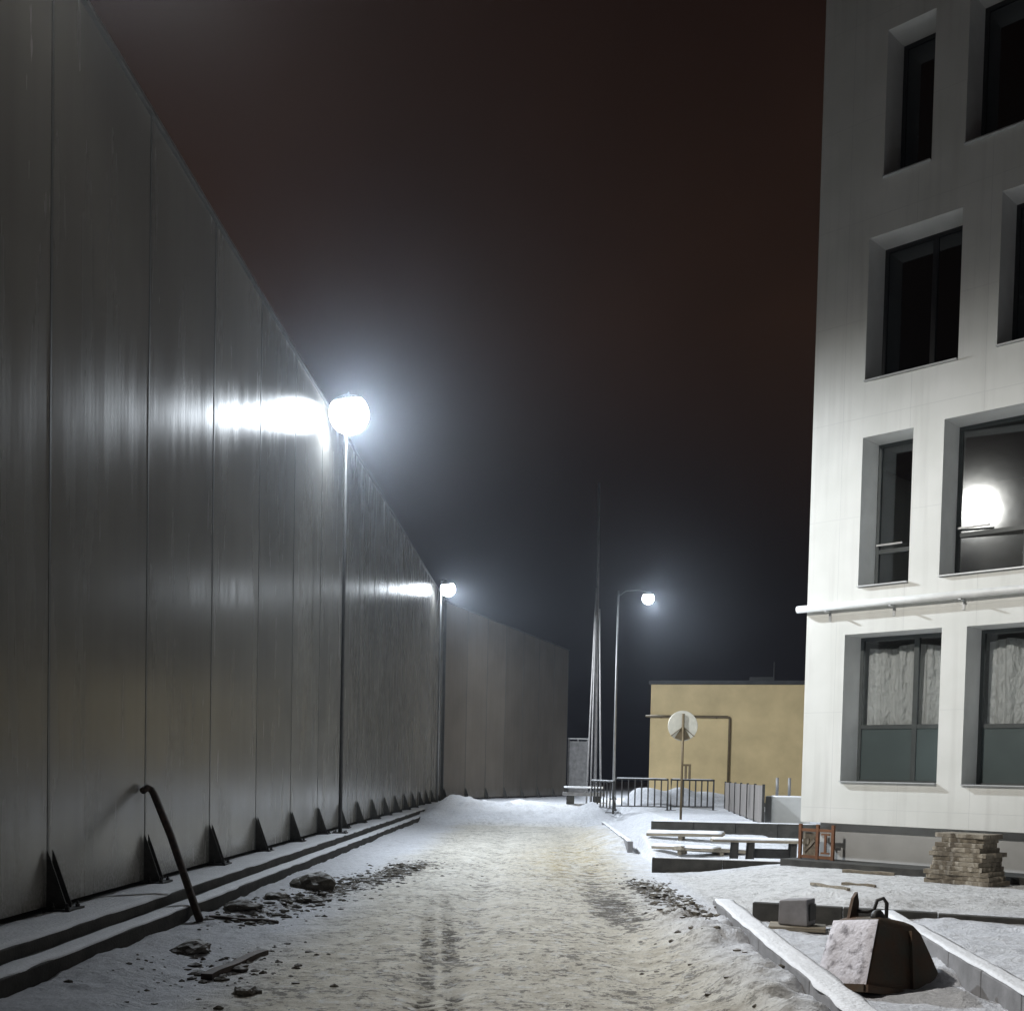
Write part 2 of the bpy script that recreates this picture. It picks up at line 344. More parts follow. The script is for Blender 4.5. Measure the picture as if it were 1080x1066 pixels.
# ------------------------------------------------------------------ ground
def kerb_x(y):                        # the right-hand kerb's left face
    return 2.2 + (y-7.16)*(2.38-2.2)/(13.4-7.16)
def height(x, y, detail=True):
    x = np.asarray(x, float); y = np.asarray(y, float)
    h = np.zeros_like(x)
    # yard by the white building
    yard = sst(x, 2.5, 4.6)*sst(y, 13.4, 15.5)*.22
    h = h + yard
    # pavement bed between the kerbs and the strip beyond
    kx = kerb_x(y)
    bed = (x > kx+.1)*(y < 13.35)*sst(y, 2, 5)
    h = h + bed*(.0 + .14*sst(x, kx+1.35, kx+2.1))
    # snow thrown up against the right kerb
    near = sst(y, 4, 7.5)*(1-sst(y, 13.2, 14.6))
    prof = sst(x, .9, 1.9)*(1-(x > kx+.1))
    h = h + near*prof*(.03+.17*fbm(x, y, 1.2, 3, 3.)**1.3)*(1-.85*sst(x, kx-.34, kx-.02)*(1-sst(y,12,13.3)))
    # the excavated bed further on
    pit = sst(x, 2.35, 2.5)*(1-sst(x, 5.2, 5.6))*sst(y, 20.35, 20.5)*(1-sst(y, 25.8, 26.2))
    h = h*(1-pit) + (.02+.40*sst(y,21.5,26))*pit
    # terrace behind it
    ter = np.maximum(sst(y, 26.3, 26.42)*sst(x, 3.2, 3.5), sst(y, 27, 33.5)*sst(x, 2.1, 3.6))
    h = h*(1-ter) + .62*ter
    # snow banked against the far kerb
    h = h + .24*sst(x,.9,2.1)*(1-sst(x,2.2,2.26))*sst(y,24.2,26)*(1-sst(y,33,36))
    # snow bank across the end of the track
    w = sst(x, -4.2, -3.2)*(1-sst(x, 3.2, 4.6))
    bank = sst(y, 36.2, 37.4)*.20 + .26*np.exp(-((y-45)/4.2)**2) + .08*sst(y, 50, 56)
    bank = bank + sst(y,36.4,38)*(1-sst(y,50,54))*(.34*np.clip(fbm(x, y, .75, 4, 71.)-.36, 0, 1)+.3*np.clip(fbm(x, y, 1.9, 3, 75.)-.5, 0, 1))
    bank = bank + .42*np.exp(-(((x-2.15)/.75)**2+((y-38.6)/1.0)**2)) + .10*np.exp(-(((x+3.2)/1.0)**2+((y-47)/4)**2))
    h = np.maximum(h, h*0+bank*np.maximum(w, .55*sst(y, 36.2, 40)))
    # piles behind the railing
    for px, py, ph, pr in ((4.1,38.2,.55,.7),(5.0,38.8,.6,.6),(5.9,39.4,.5,.8),(3.4,38.6,.45,.6),(7.0,40,.4,.9)):
        h = h + ph*np.exp(-(((x-px)/pr)**2+((y-py)/pr)**2))
    # drift along the left ledge
    h = h + .09*(1-sst(x, -3.5, -2.7))*(.3+fbm(x, y, .9, 3, 8.))*sst(x, -4.4, -3.7)
    if detail:
        h = h + .035*(fbm(x, y, .45, 3, 1.)-.5)
        rough = .35 + .65*np.clip(sst(x, .9, 2.)*(1-sst(y,14,18)) + (1-sst(x,-3.,-1.6))*.5, 0, 1)
        lumps = fbm(x, y, 2.6, 4, 5.)-.5
        h = h + rough*.075*lumps
        fade = 1-sst(y, 22, 30)
        h = h + fade*(.022*(fbm(x, y, 6.5, 3, 51.)-.5) + .05*np.clip(fbm(x, y, 4.2, 3, 63.)-.55, 0, 1)*(.3+rough))
        rut = np.exp(-((x+.72+.03*np.sin(y*.4))/.26)**2) + .8*np.exp(-((x-.95+.05*np.sin(y*.33))/.34)**2)
        h = h - .05*rut*(1-sst(y,30,36))
        # ridged snow crust by the right kerb
        rid = 1-np.abs(2*fbm(x*.8+y*.35, y*.8-x*.3, 2.1, 3, 21.)-1)
        h = h + near*sst(x,1.3,1.75)*(1-(x>kx+.1))*.15*(rid**3)*(1-.8*sst(x, kx-.30, kx-.02))
        # snow clots heaped in the bed between the kerbs
        inb = (x>kx+.25)*(x<kx+1.45)*(y<13.2)*sst(y,5,7)
        h = h + inb*.16*np.clip(fbm(x, y, 2.4, 4, 81.)-.42, 0, 1)*2*sst(x, kx+.5, kx+1.2)
        # loose soil edges
        h = h + .06*np.clip(fbm(x, y, 3.3, 3, 31.)-.56, 0, 1)*4*soil_zone(x, y)
        h = h - track_mask(x, y)*.03
    return h
def soil_zone(x, y):
    a = np.exp(-(((x+3.05-.13*(y-13.))/.42)**2))*sst(y, 11.3, 12.3)*(1-sst(y, 19, 23))
    b_ = np.exp(-(((x-1.95+.04*(y-14))/.33)**2))*sst(y, 11.5, 13.5)*(1-sst(y, 17.5, 20))
    c = .75*np.exp(-(((x+2.6)/.5)**2+((y-9.4)/1.0)**2))
    return np.clip(a+b_+c, 0, 1)
def track_mask(x, y):
    xc = -.62 - .085*(y-8)
    u = x-xc
    band = (np.abs(np.abs(u)-.105) < .062)
    chev = (np.sin((y + np.abs(u)*1.2)*2*math.pi/.17) > .0)
    fade = sst(y, 6.6, 7.4)*(1-sst(y, 13.2, 16.5))
    return band*chev*fade*np.clip(fbm(x, y, 1.6, 3, 44.)*4-1.1, 0, 1)

def axis_lines(fine0, fine1, step0, growth, lo, hi, sym=False):
    a = [fine0]; st = step0
    while a[-1] < fine1: a.append(a[-1]+st); st *= growth
    b_ = [fine0]; s2 = step0*2
    while b_[-1] > lo: b_.append(b_[-1]-s2); s2 *= 1.6
    c = [a[-1]]; s3 = st*1.5
    while c[-1] < hi: c.append(c[-1]+s3); s3 *= 1.5
    return np.array(sorted(set([round(v, 4) for v in b_+a+c])))
def build_ground():
    ys = axis_lines(6.6, 46., .038, 1.0052, -150, 158)
    xs_f = np.arange(-4.3, 4.3, .042); xr = [4.3]; st = .045
    while xr[-1] < 13: xr.append(xr[-1]+st); st *= 1.02
    while xr[-1] < 150: xr.append(xr[-1]+st*3); st *= 1.4
    xl = [-4.3]; st = .2
    while xl[-1] > -150: xl.append(xl[-1]-st); st *= 1.5
    xs = np.array(sorted(set([round(float(v), 4) for v in list(xs_f)+xr+xl])))
    X, Y = np.meshgrid(xs, ys); X0, Y0 = X.copy(), Y.copy()
    Z = height(X, Y)
    nx, ny = len(xs), len(ys)
    me = bpy.data.meshes.new('ground')
    co = np.stack([X, Y, Z], -1).reshape(-1, 3)
    idx = np.arange(nx*ny).reshape(ny, nx)
    q = np.stack([idx[:-1,:-1], idx[:-1,1:], idx[1:,1:], idx[1:,:-1]], -1).reshape(-1, 4)
    me.vertices.add(len(co)); me.vertices.foreach_set('co', co.ravel())
    me.loops.add(q.size); me.loops.foreach_set('vertex_index', q.ravel().astype(np.int32))
    me.polygons.add(len(q)); me.polygons.foreach_set('loop_start', np.arange(0, q.size, 4, dtype=np.int32))
    me.update(calc_edges=True); me.validate()
    me.polygons.foreach_set('use_smooth', np.ones(len(q), dtype=bool))
    x, y = X0, Y0
    pack = sst(x, -3.1+.6*fbm(x,y,.7,3,2.), -2.1+.6*fbm(x,y,.7,3,2.))*(1-sst(x, 1.0+.5*fbm(x,y,.8,3,6.), 1.8+.5*fbm(x,y,.8,3,6.)))
    pack = pack*(1-sst(y, 35.8, 37.2))
    pack = np.maximum(pack*(.8+.2*sst(y,18,10)), .35*sst(x,2.2,2.6)*sst(y,13.5,14.5)*(1-sst(y,19,20.5)))
    sand = np.exp(-(((x-.75)/1.05)**2+((y-21.5)/5.5)**2)) + .55*np.exp(-(((x-1.4)/.9)**2+((y-29)/5)**2))
    sand = np.clip(sand*1.15, 0, 1)
    rutm = np.exp(-((x+.72+.03*np.sin(y*.4))/.22)**2)+.8*np.exp(-((x-.95+.05*np.sin(y*.33))/.30)**2)
    dirt = .40*pack + .20*pack*rutm*sst(y,9,12) + .62*soil_zone(x, y)
    dirt = dirt + .24*np.exp(-(((x-1.25)/.5)**2))*sst(y,6,8)*(1-sst(y,15,18)) + .18*np.exp(-(((x-.7)/1.1)**2+((y-18.5)/3.)**2))
    smooth_lane = np.exp(-(((x-.85)/.42)**2))*(1-sst(y,11,14)) + np.exp(-(((x+1.75)/.35)**2))*(1-sst(y,14,18))
    dirt = dirt - .45*smooth_lane
    dirt = dirt + .65*track_mask(x, y)
    bed = (x > kerb_x(y)+.15)*(y < 13.3)*(x < kerb_x(y)+1.6)
    dirt = np.where(bed, .05+.45*fbm(x,y,1.,3,12.), dirt)
    dirt = dirt + .16*sst(x,2.4,3.4)*(1-sst(x,4.8,6.))*sst(y,14,16)*(1-sst(y,18.5,20.))
    trk = track_mask(x, y) + .35*(np.abs(np.abs(x+.62+.085*(y-8))-.105) < .075)*sst(y,6.6,7.4)*(1-sst(y,13.,16.5))
    for nme, arr in (('track', np.clip(trk,0,1)), ('dirt', np.clip(dirt,0,1)), ('pack', np.clip(pack,0,1)), ('sand', sand)):
        a = me.attributes.new(nme, 'FLOAT', 'POINT'); a.data.foreach_set('value', arr.reshape(-1).astype(np.float32))
    me.materials.append(M['ground'])
    o = bpy.data.objects.new('ground', me); COL.objects.link(o); tag(o, kind='structure')
build_ground()
def hz(x, y): return float(height(np.array([x]), np.array([y]))[0])

# ------------------------------------------------------------------ tall metal wall
XW = -4.5
def wall_top(y): return 8.75+.022*y
def panel_mesh(L, z0, za, zb, thick, seed):
    """one bay: local x along the wall, front at y=0 (towards -y), gentle oil-canning"""
    mb = MB(); nx, nz = 8, 26
    grid = []
    for j in range(nz+1):
        for i in range(nx+1):
            u = i/nx; zt = za+(zb-za)*u; z = z0+(zt-z0)*j/nz
            e = max(0,math.sin(math.pi*u))*max(0,math.sin(math.pi*j/nz))**.5
            w = float(fbm(np.array([u*1.3+seed*3.1]), np.array([z*.33]), 1., 3, seed)[0]-.5)*.0035*e
            grid.append((L*u, -w, z))
    fs = [(j*(nx+1)+i, j*(nx+1)+i+1, (j+1)*(nx+1)+i+1, (j+1)*(nx+1)+i) for j in range(nz) for i in range(nx)]
    # body behind the sheet, with edges of its own so that the sheet keeps flat normals at its seams
    body = [(0,.0,z0),(L,.0,z0),(L,.0,zb),(0,.0,za),(0,thick,z0),(L,thick,z0),(L,thick,zb),(0,thick,za)]
    o = len(grid)
    fs += [(o+7,o+6,o+5,o+4),(o,o+1,o+5,o+4),(o+1,o+2,o+6,o+5),(o+2,o+3,o+7,o+6),(o+3,o,o+4,o+7)]
    mb.add(grid+body, fs); return mb
def make_wall(name, label, p0, p1, top0, top1, base, pitch, n, wmat, fins=True):
    p0, p1 = Vector(p0), Vector(p1); d = (p1-p0).normalized(); rz = math.atan2(d.y, d.x)
    t = thing(name, label, 'wall', (p0.x, p0.y, base), rz)
    tp = lambda s: top0+(top1-top0)*s/(p1-p0).length-base
    post_mesh = None
    for k in range(n+1):
        s = k*pitch
        if k < n:
            p = panel_mesh(pitch-.06, .03, tp(s+.03), tp(s+pitch-.03), .16, k+n).build('panel', wmat, t, (s+.03, 0, 0), smooth=False)
            fl = [False]*len(p.data.polygons)
            for i in range(8*26): fl[i] = True
            p.data.polygons.foreach_set('use_smooth', fl)
        h = tp(s)+.02
        # H section: flange towards the yard, web behind
        mb = MB(); mb.span((-.020,-.003,0), (.020,.009,h)); mb.span((-.008,.009,0), (.008,.17,h)); mb.span((-.045,.17,0), (.045,.185,h))
        po = mb.build('post', M['post'], t, (s,0,0))
        if fins:
            for sx in (-.06, .06):
                MB().prism([(-.018,.02),(-.018,.56),(-.045,.50),(-.20,.06),(-.20,.02)], sx-.007, sx+.007, 'x').build('gusset', M['gusset'], po)
            b = MB(); b.span((-.16,-.27,-.012), (.2,-.018,.02))
            for bx in (-.12,.12):
                for by in (-.235,-.10): b.lathe([(.022,.02),(.022,.045),(.011,.046),(.011,.075)], (bx,by,0), 8)
            b.build('base_plate', M['dark_steel'], po)
    cp = MB(); Lw = (p1-p0).length
    v = [(-.05,-.04,tp(0)+.022),(Lw+.05,-.04,tp(Lw)+.022),(Lw+.05,.2,tp(Lw)+.022),(-.05,.2,tp(0)+.022)]
    cp.add(v+[(a,b_,c+.05) for a,b_,c in v], [(3,2,1,0),(4,5,6,7),(0,1,5,4),(1,2,6,5),(2,3,7,6),(3,0,4,7)])
    cp.build('cap', M['post'], t)
    return t
Y0 = 10.5-2.65*6
# built from the far corner towards the camera so that the yard side is local -y... (+x of the world)
make_wall('metal_wall', 'long tall grey sheet metal wall with evenly spaced posts along the left of the snowy track',
          (XW, Y0, 0), (XW, Y0+2.65*23, 0), wall_top(Y0), wall_top(Y0+2.65*23), .33, 2.65, 23, M['wall'])
YC = Y0+2.65*23
FE = Vector((2.1, 72.2, 0)); FS = Vector((XW+.12, YC+.16, 0)); LF = (FE-FS).length
make_wall('metal_wall', 'far brownish grey metal wall closing the end of the track behind the snow bank',
          FS, FE, 9.9, 9.45, .33, LF/7, 7, M['wall_brown'])

# stepped concrete ledge
t = thing('concrete_ledge', 'stepped dark concrete ledge with snowy treads at the foot of the tall metal wall', 'ledge', (XW, 0, 0))
mb = MB(); poly = [(-.3,-.3),(.87,-.3),(.87,.20),(.63,.20),(.63,.318),(-.3,.318)]
mb.prism(poly, Y0-3, YC+.6, 'y'); mb.build('base', M['ledge'], t, bevel=.012)
def snow_strip(xa, xb, ya, yb, z, step, amp, thick, hole=.0, seed=0, parent=None, name='snow', m=None):
    """a bumpy snow sheet with thickness laid on a flat top"""
    ny = max(2, int((yb-ya)/step)); nx = 5; g = []
    for j in range(ny+1):
        y = ya+(yb-ya)*j/ny
        for i in range(nx+1):
            u = i/nx; nz_ = float(fbm(np.array([u*1.1+seed]), np.array([y*1.9]), 1.2, 4, seed+2.)[0])
            wob = (float(vnoise(np.array([y*3.1+seed]), np.array([7.7]))[0])-.5)*.05*(1 if i in (0,nx) else .0)
            edge = 0 if i in (0,nx) else 1
            g.append((xa+(xb-xa)*u+wob, y, z+max(.004, (thick+amp*(nz_-.5))*(.35+.65*edge))))
    n = len(g); bt = [(x,y,z-.006) for x,y,_ in g]
    f = [(j*(nx+1)+i, j*(nx+1)+i+1, (j+1)*(nx+1)+i+1, (j+1)*(nx+1)+i) for j in range(ny) for i in range(nx)]
    for j in range(ny):
        a, b_ = j*(nx+1), (j+1)*(nx+1); f.append((a, b_, b_+n, a+n))
        a, b_ = a+nx, b_+nx; f.append((a, a+n, b_+n, b_))
    for i in range(nx):
        f.append((i, i+n, i+1+n, i+1)); k = ny*(nx+1)+i; f.append((k, k+1, k+1+n, k+n))
    return MB().add(g+bt, f).build(name, m or M['snow'], parent, smooth=True)
snow_strip(.645, .868, Y0-3, YC-1, .20, .16, .03, .016, seed=3, parent=t, m=M['snow'])
snow_strip(.06, .628, Y0-3, YC-1, .318, .16, .035, .014, seed=9, parent=t, m=M['snow'])

# ------------------------------------------------------------------ street lamps
def luminaire(watts, back=(-.18,.10), front=(.5,1.), color=LAMP):
    """point source with a street luminaire's photometric curve: wide throw, little straight down, cut off above the lamp"""
    ld = bpy.data.lights.new('lamp_light', 'POINT'); ld.energy = watts; ld.color = color; ld.shadow_soft_size = .13
    ld.use_nodes = True; nt = ld.node_tree; L = nt.links.new; em = nt.nodes['Emission']
    tc = nt.nodes.new('ShaderNodeTexCoord'); sp = nt.nodes.new('ShaderNodeSeparateXYZ'); L(tc.outputs['Normal'], sp.inputs[0])
    mr = nt.nodes.new('ShaderNodeMapRange'); L(sp.outputs['Z'], mr.inputs[0]); mr.inputs[1].default_value = -1; mr.inputs[2].default_value = 1
    cr = nt.nodes.new('ShaderNodeValToRGB'); L(mr.outputs[0], cr.inputs[0]); cr.color_ramp.interpolation = 'B_SPLINE'
    e = cr.color_ramp.elements; g = lambda v: (v,v,v,1)
    CURVE = [(-1,.55),(-.85,.70),(-.65,.92),(-.48,1.),(-.32,1.),(-.18,.85),(-.08,.33),(0,.045),(.05,.004),(.12,.0015),(.4,.001),(1,.001)]
    e[0].position = 0; e[0].color = g(CURVE[0][1]); e[1].position = 1; e[1].color = g(CURVE[-1][1])
    for z, v in CURVE[1:-1]: k = e.new((z+1)/2); k.color = g(v)
    rx = nt.nodes.new('ShaderNodeMapRange'); rx.interpolation_type = 'SMOOTHSTEP'; L(sp.outputs['X'], rx.inputs[0])   # thrown away from the wall
    for i, v in enumerate((back[0], front[0], back[1], front[1])): rx.inputs[i+1].default_value = v
    mu = nt.nodes.new('ShaderNodeMath'); mu.operation = 'MULTIPLY'; L(cr.outputs[0], mu.inputs[0]); L(rx.outputs[0], mu.inputs[1])
    L(mu.outputs[0], em.inputs['Strength']); return ld
def street_lamp(label, base, head, watts, pole_r=.045, tilt=(12,0), k=1., pm='pole', **kw):
    t = thing('street_lamp', label, 'street lamp', base, group='lit street lamps around the yard')
    hx, hy, hz_ = [head[i]-base[i] for i in range(3)]
    top = hz_+.42
    MB().tube([(0,0,0),(0,0,top*.5),(0,0,top)], [pole_r*1.25,pole_r,pole_r*.8], 12).build('pole', M[pm], t, smooth=True)
    fl = MB(); fl.box((0,0,.012),(.3,.3,.024))
    for a in (-.11,.11):
        for c in (-.11,.11): fl.lathe([(.014,.024),(.014,.06)], (a,c,0), 8)
    fl.build('base_plate', M['dark_steel'], t)
    MB().tube([(0,0,top-.25),(hx*.25,hy*.25,top-.02),(hx*.7,hy*.7,top+.03),(hx,hy,hz_+.33)], pole_r*.42, 10).build('arm', M['pole'], t, smooth=True)
    Rm = (Matrix.Rotation(R(tilt[0]), 3, 'Y') @ Matrix.Rotation(R(tilt[1]), 3, 'X'))
    hd = MB().lathe([(.04,.36),(.08,.35),(.20*k+.03,.31),(.27*k+.03,.27),(.27*k+.03,.25),(.2*k,.245)], (0,0,0), 28, Rm).build('lamp_head', M['pole'], t, (hx,hy,hz_), smooth=True)
    prof = [(.42*k*math.cos(a), .25-.28*k-.42*k*math.sin(a)) for a in [R(-48)+i*R(138)/15 for i in range(15)]]+[(.02,.25-.7001*k)]
    MB().lathe(prof, (0,0,0), 28, Rm).build('lens', M['lens'], hd, smooth=True)
    lo = bpy.data.objects.new('lamp_light', luminaire(watts, **kw)); COL.objects.link(lo); lo.parent = hd
    lo.location = Vector((0,0,.25-.28*k-.08*k))
    return t
street_lamp('nearest lit street lamp, high on a thin pole against the tall metal wall', (-4.08,24.15,.33), (-3.97,23.75,9.05), 10600, pole_r=.034, pm='dark_steel', tilt=(-9,14), k=.98, back=(-.12,.03), front=(.34,1.))
street_lamp('second lit street lamp, on a grey pole at the far corner of the metal wall', (-4.19,50,.33), (-3.88,49.9,9.6), 13500, tilt=(-8,12), k=.78, back=(-.02,.012), front=(.34,1.))
street_lamp('distant lit street lamp with a long side arm, left of the ochre building', (3.55,50,hz(3.55,50)), (4.83,49.8,9.3), 4600, pole_r=.05, tilt=(0,10), k=.62, back=(-.24,.02), front=(-.02,1.))
# the next lamp of the row: it hangs over the wall just above the view, its glare shows in the window opposite
t = thing('wall_lamp', 'flood lamp on a bracket over the top of the metal wall nearest the camera', 'wall lamp', (XW,9.8,9.1))
MB().tube([(-.12,0,-.5),(-.12,0,.5),(.05,0,.66),(.40,0,.70)], .04, 10).build('bracket', M['pole'], t, smooth=True)
MB().box((.22,0,.26),(.02,.9,.86)).build('light_shield', M['dark_steel'], t)  # unseen plate added to keep this lamp's light off the wall
hd = MB().prism([(.30,.66),(.62,.66),(.80,.30),(.72,.26),(.30,.50)], -.36, .36, 'y').build('lamp_head', M['dark_steel'], t, bevel=.02)
MB().prism([(.715,.27),(.33,.478),(.34,.44),(.69,.255)], -.33, .33, 'y').build('lens', M['lens_near'], hd)
lo = bpy.data.objects.new('lamp_light', luminaire(4500, (.09,.0), (.60,1.), (1.,.965,.90))); COL.objects.link(lo); lo.parent = hd; lo.location = (.62,0,.12)

# ------------------------------------------------------------------ leaning pipe
t = thing('leaning_pipe', 'rusty bent steel pipe leaning from the snow onto the metal wall', 'pipe', (-3.42,11.85,0))
pts = [(0.02,-.02,-.06),(-.10,.11,.12),(-.62,.80,.92),(-.93,1.16,1.36),(-.97,1.19,1.41),(-1.01,1.16,1.435),(-1.035,1.08,1.40)]
MB().tube(pts[:3]+pts[2:3], .001, 3)
MB().tube(pts, [.042,.042,.042,.042,.041,.041,.040], 12).build('tube', M['rust'], t, smooth=True)
MB().lathe([(.05,-.05),(.052,.05)], (-.005,.015,.0), 12, Vector((.36,-.42,-.83)).to_track_quat('Z','Y').to_matrix()).build('dusty_end', M['dirty_snow'], t, smooth=True)

# ------------------------------------------------------------------ white building
AX = math.atan2(-.68835458, .72537437)
CO = Vector((4.75-.08*.7254, 19.89+.08*.6884, 0))
bld = thing('white_building', 'white panelled multi storey building with dark recessed windows, right of the snowy track', 'building', (CO.x, CO.y, 0), AX)
S0 = .08        # facade coordinates start at the corner
WINS = [ # s0, s1, z0, z1, style
 (.65,2.33,1.66,4.15,'film'),(2.73,4.35,1.65,4.14,'film'),(5.2,6.9,1.65,4.14,'film'),
 (.86,1.74,4.92,7.40,'glass1'),(2.25,4.25,4.95,7.43,'glass2'),(5.0,5.9,4.95,7.43,'glass1'),(6.4,8.2,4.95,7.43,'glass2'),
 (.86,2.43,8.31,10.66,'dark2'),(3.03,4.55,8.36,10.70,'dark2'),(5.2,6.0,8.36,10.7,'dark1'),(6.6,8.2,8.36,10.7,'dark2'),
 (1.07,1.88,11.56,13.93,'dark1'),(2.42,4.4,11.6,13.95,'dark2'),(5.0,6.7,11.6,13.95,'dark2'),
 (.9,2.5,14.85,17.2,'dark2'),(3.2,4.1,14.85,17.2,'dark1'),(5.2,7.0,14.85,17.2,'dark2')]
WINS = [(a+S0,b+S0,c,d,e) for a,b,c,d,e in WINS]
LEN, DEP, ZB, ZT, TH = 9.2, 12., .96, 18.4, .76
xs = sorted({0., LEN} | {round(w[i],3) for w in WINS for i in (0,1)}); zs = sorted({ZB, ZT} | {round(w[i],3) for w in WINS for i in (2,3)})
def solid(cx, cz): return not any(w[0] < cx < w[1] and w[2] < cz < w[3] for w in WINS)
fm = MB(); rv = MB()
verts = {}
def vid(x, y, z):
    k = (x, y, z)
    if k not in verts: verts[k] = len(fm.v); fm.v.append(k)
    return verts[k]
for i in range(len(xs)-1):
    for j in range(len(zs)-1):
        if solid((xs[i]+xs[i+1])/2, (zs[j]+zs[j+1])/2):
            for y in (0., TH):
                fm.f.append((vid(xs[i],y,zs[j]), vid(xs[i+1],y,zs[j]), vid(xs[i+1],y,zs[j+1]), vid(xs[i],y,zs[j+1])))
# other sides of the shell, outer and inner skin
def q(mb, a, b_, c, d): mb.add([a,b_,c,d], [(0,1,2,3)])
q(fm,(0,0,ZB),(0,0,ZT),(0,DEP,ZT),(0,DEP,ZB)); q(fm,(LEN,0,ZB),(LEN,DEP,ZB),(LEN,DEP,ZT),(LEN,0,ZT)); q(fm,(0,DEP,ZB),(0,DEP,ZT),(LEN,DEP,ZT),(LEN,DEP,ZB))
q(fm,(0,0,ZB),(LEN,0,ZB),(LEN,TH,ZB),(0,TH,ZB))
for w in WINS:
    a, b_, c, d = w[:4]
    q(rv,(a,0,c),(a,TH,c),(a,TH,d),(a,0,d)); q(rv,(b_,0,c),(b_,0,d),(b_,TH,d),(b_,TH,c)); q(rv,(a,0,d),(a,TH,d),(b_,TH,d),(b_,0,d)); q(rv,(a,0,c),(b_,0,c),(b_,TH,c),(a,TH,c))
me = bpy.data.meshes.new('wall'); me.from_pydata(fm.v, [], fm.f); me.materials.append(M['cladding'])
wo = bpy.data.objects.new('wall', me); COL.objects.link(wo); wo.parent = bld
rv.build('reveal', M['reveal'], wo)
pm = MB(); pm.span((.25,.24,-.3), (LEN-.25,DEP-.2,ZB+.03)); pm.build('plinth', M['plinth'], bld)
rm = MB(); rm.span((.05,.05,ZT-.02), (LEN-.05,DEP-.05,ZT+.12)); rm.span((-.03,-.03,ZT), (LEN+.03,.22,ZT+.35)); rm.span((-.03,.22,ZT), (.2,DEP+.03,ZT+.35)); rm.build('roof', M['roof'], bld)
for z in (1.25,4.5,7.75,11.,14.25):
    MB().span((.04,TH+.01,z-.22), (LEN-.04,DEP-.03,z)).build('floor_slab', M['interior'], bld)
    MB().span((.04,4.6,z+.002), (LEN-.04,4.75,z+3.02)).build('partition', M['interior'], bld)
    MB().span((4.62,TH+.01,z+.002), (4.74,4.59,z+3.02)).build('partition', M['interior'], bld)
bl = MB(); bl.span((-.05,-.55,-.3), (LEN,.235,.33)); bl.build('apron', M['dark_concrete'], bld, bevel=.01)
def window(a, b_, c, d, style):
    w_, h_ = b_-a, d-c; y0, y1 = .57, .64; fr = .055
    f = MB()
    f.span((a,y0,c),(a+fr,y1,d)); f.span((b_-fr,y0,c),(b_,y1,d)); f.span((a+fr,y0,d-fr),(b_-fr,y1,d)); f.span((a+fr,y0,c),(b_-fr,y1,c+fr))
    two = w_ > 1.2
    mx = a+w_*(.60 if style == 'film' else .56)
    tz = {'film': c+h_*.385, 'glass1': c+h_*.27, 'glass2': c+h_*.30}.get(style)
    if two: f.span((mx-.04,y0-.005,c+fr),(mx+.04,y1-.003,d-fr))
    bays = [(a+fr,mx-.04),(mx+.04,b_-fr)] if two else [(a+fr,b_-fr)]
    if tz:
        for p, r_ in bays: f.span((p,y0+.004,tz-.035),(r_,y1-.004,tz+.035))
    dk = style.startswith('dark'); wf = f.build('window', M['frame_dark' if dk else 'frame'], bld); gm = M['glass_dark' if dk else 'glass']
    g = MB()
    for p, r_ in bays:
        if tz and style == 'film': sp_ = [(tz+.035,d-fr)]
        elif tz: sp_ = [(c+fr,tz-.035),(tz+.035,d-fr)]
        else: sp_ = [(c+fr,d-fr)]
        for za, zb_ in sp_:
            if style == 'glass2' and p == bays[0][0]:     # casement turned ajar on its left jamb to catch the flood lamp's reflection
                w2 = r_-p; sa = MB(); sa.prism([(.0,0),(.0,zb_-za),(w2-.01,zb_-za),(w2-.01,0)], -.012, -.001, 'y')
                MB().span((.01,0,za+.004),(w2-.02,.012,zb_-.004)).build('pane', M['glass'], wf, (p,.60,0), R(7.5))
            else: MB().span((p,.60,za),(r_,.612,zb_)).build('pane', gm, wf)
    if style == 'film':
        for p, r_ in bays: MB().span((p,.598,c+fr),(r_,.62,tz-.035)).build('lower_panel', M['lower_panel'], wf)
        n = 60; cm = MB(); g0 = []
        zz = [tz-.02, tz+.3, tz+.7, tz+1.1, d-.12-.05]
        rr = random.Random(int(a*100))
        ph = [rr.uniform(0,6.28) for _ in range(4)]
        for k, z in enumerate(zz):
            for i in range(n+1):
                u = i/n; fan = .06*(1-u)*(1-(k/4))  # the film splays at the left
                x = a+.07+(w_-.14)*u
                amp = .03+.03*(k/4)
                y = .74+amp*(math.sin(u*21+ph[0])+.6*math.sin(u*37+ph[1])+.4*math.sin(u*61+ph[2]+k*.4))-.02
                g0.append((x, max(.66,y), z+(.03*math.sin(u*9+ph[3]) if k == 4 else 0)))
        nn = len(g0); bk = [(x,y+.006,z) for x,y,z in g0]; fs = []
        for k in range(len(zz)-1):
            for i in range(n):
                p = k*(n+1)+i; fs.append((p,p+1,p+n+2,p+n+1)); fs.append((p+nn+n+1,p+n+2+nn,p+1+nn,p+nn))
        cm.add(g0+bk, fs); cm.build('plastic_curtain', M['film'], wf, smooth=True)
    if style in ('glass1','glass2'):
        hb = MB(); hb.span((bays[0][0]-.02,y0-.05,tz+.09),(bays[0][0]+min(.5,w_*.5),y0-.02,tz+.12)); hb.span((bays[0][0],y0-.02,tz+.095),(bays[0][0]+.03,y0,tz+.115)); hb.build('safety_rail', M['sill'], wf)
    s = MB(); s.span((a+.004,-.06,c+.003),(b_-.004,.567,c+.022)); s.build('sill', M['sill'], wf)
for w in WINS: window(*w)
pp = MB().tube([(-.13,-.10,4.63),(2.4,-.10,4.625),(4.8,-.10,4.63),(LEN-.5,-.10,4.62)], .062, 14)
pp = pp.build('facade_pipe', M['white_pipe'], bld, smooth=True)
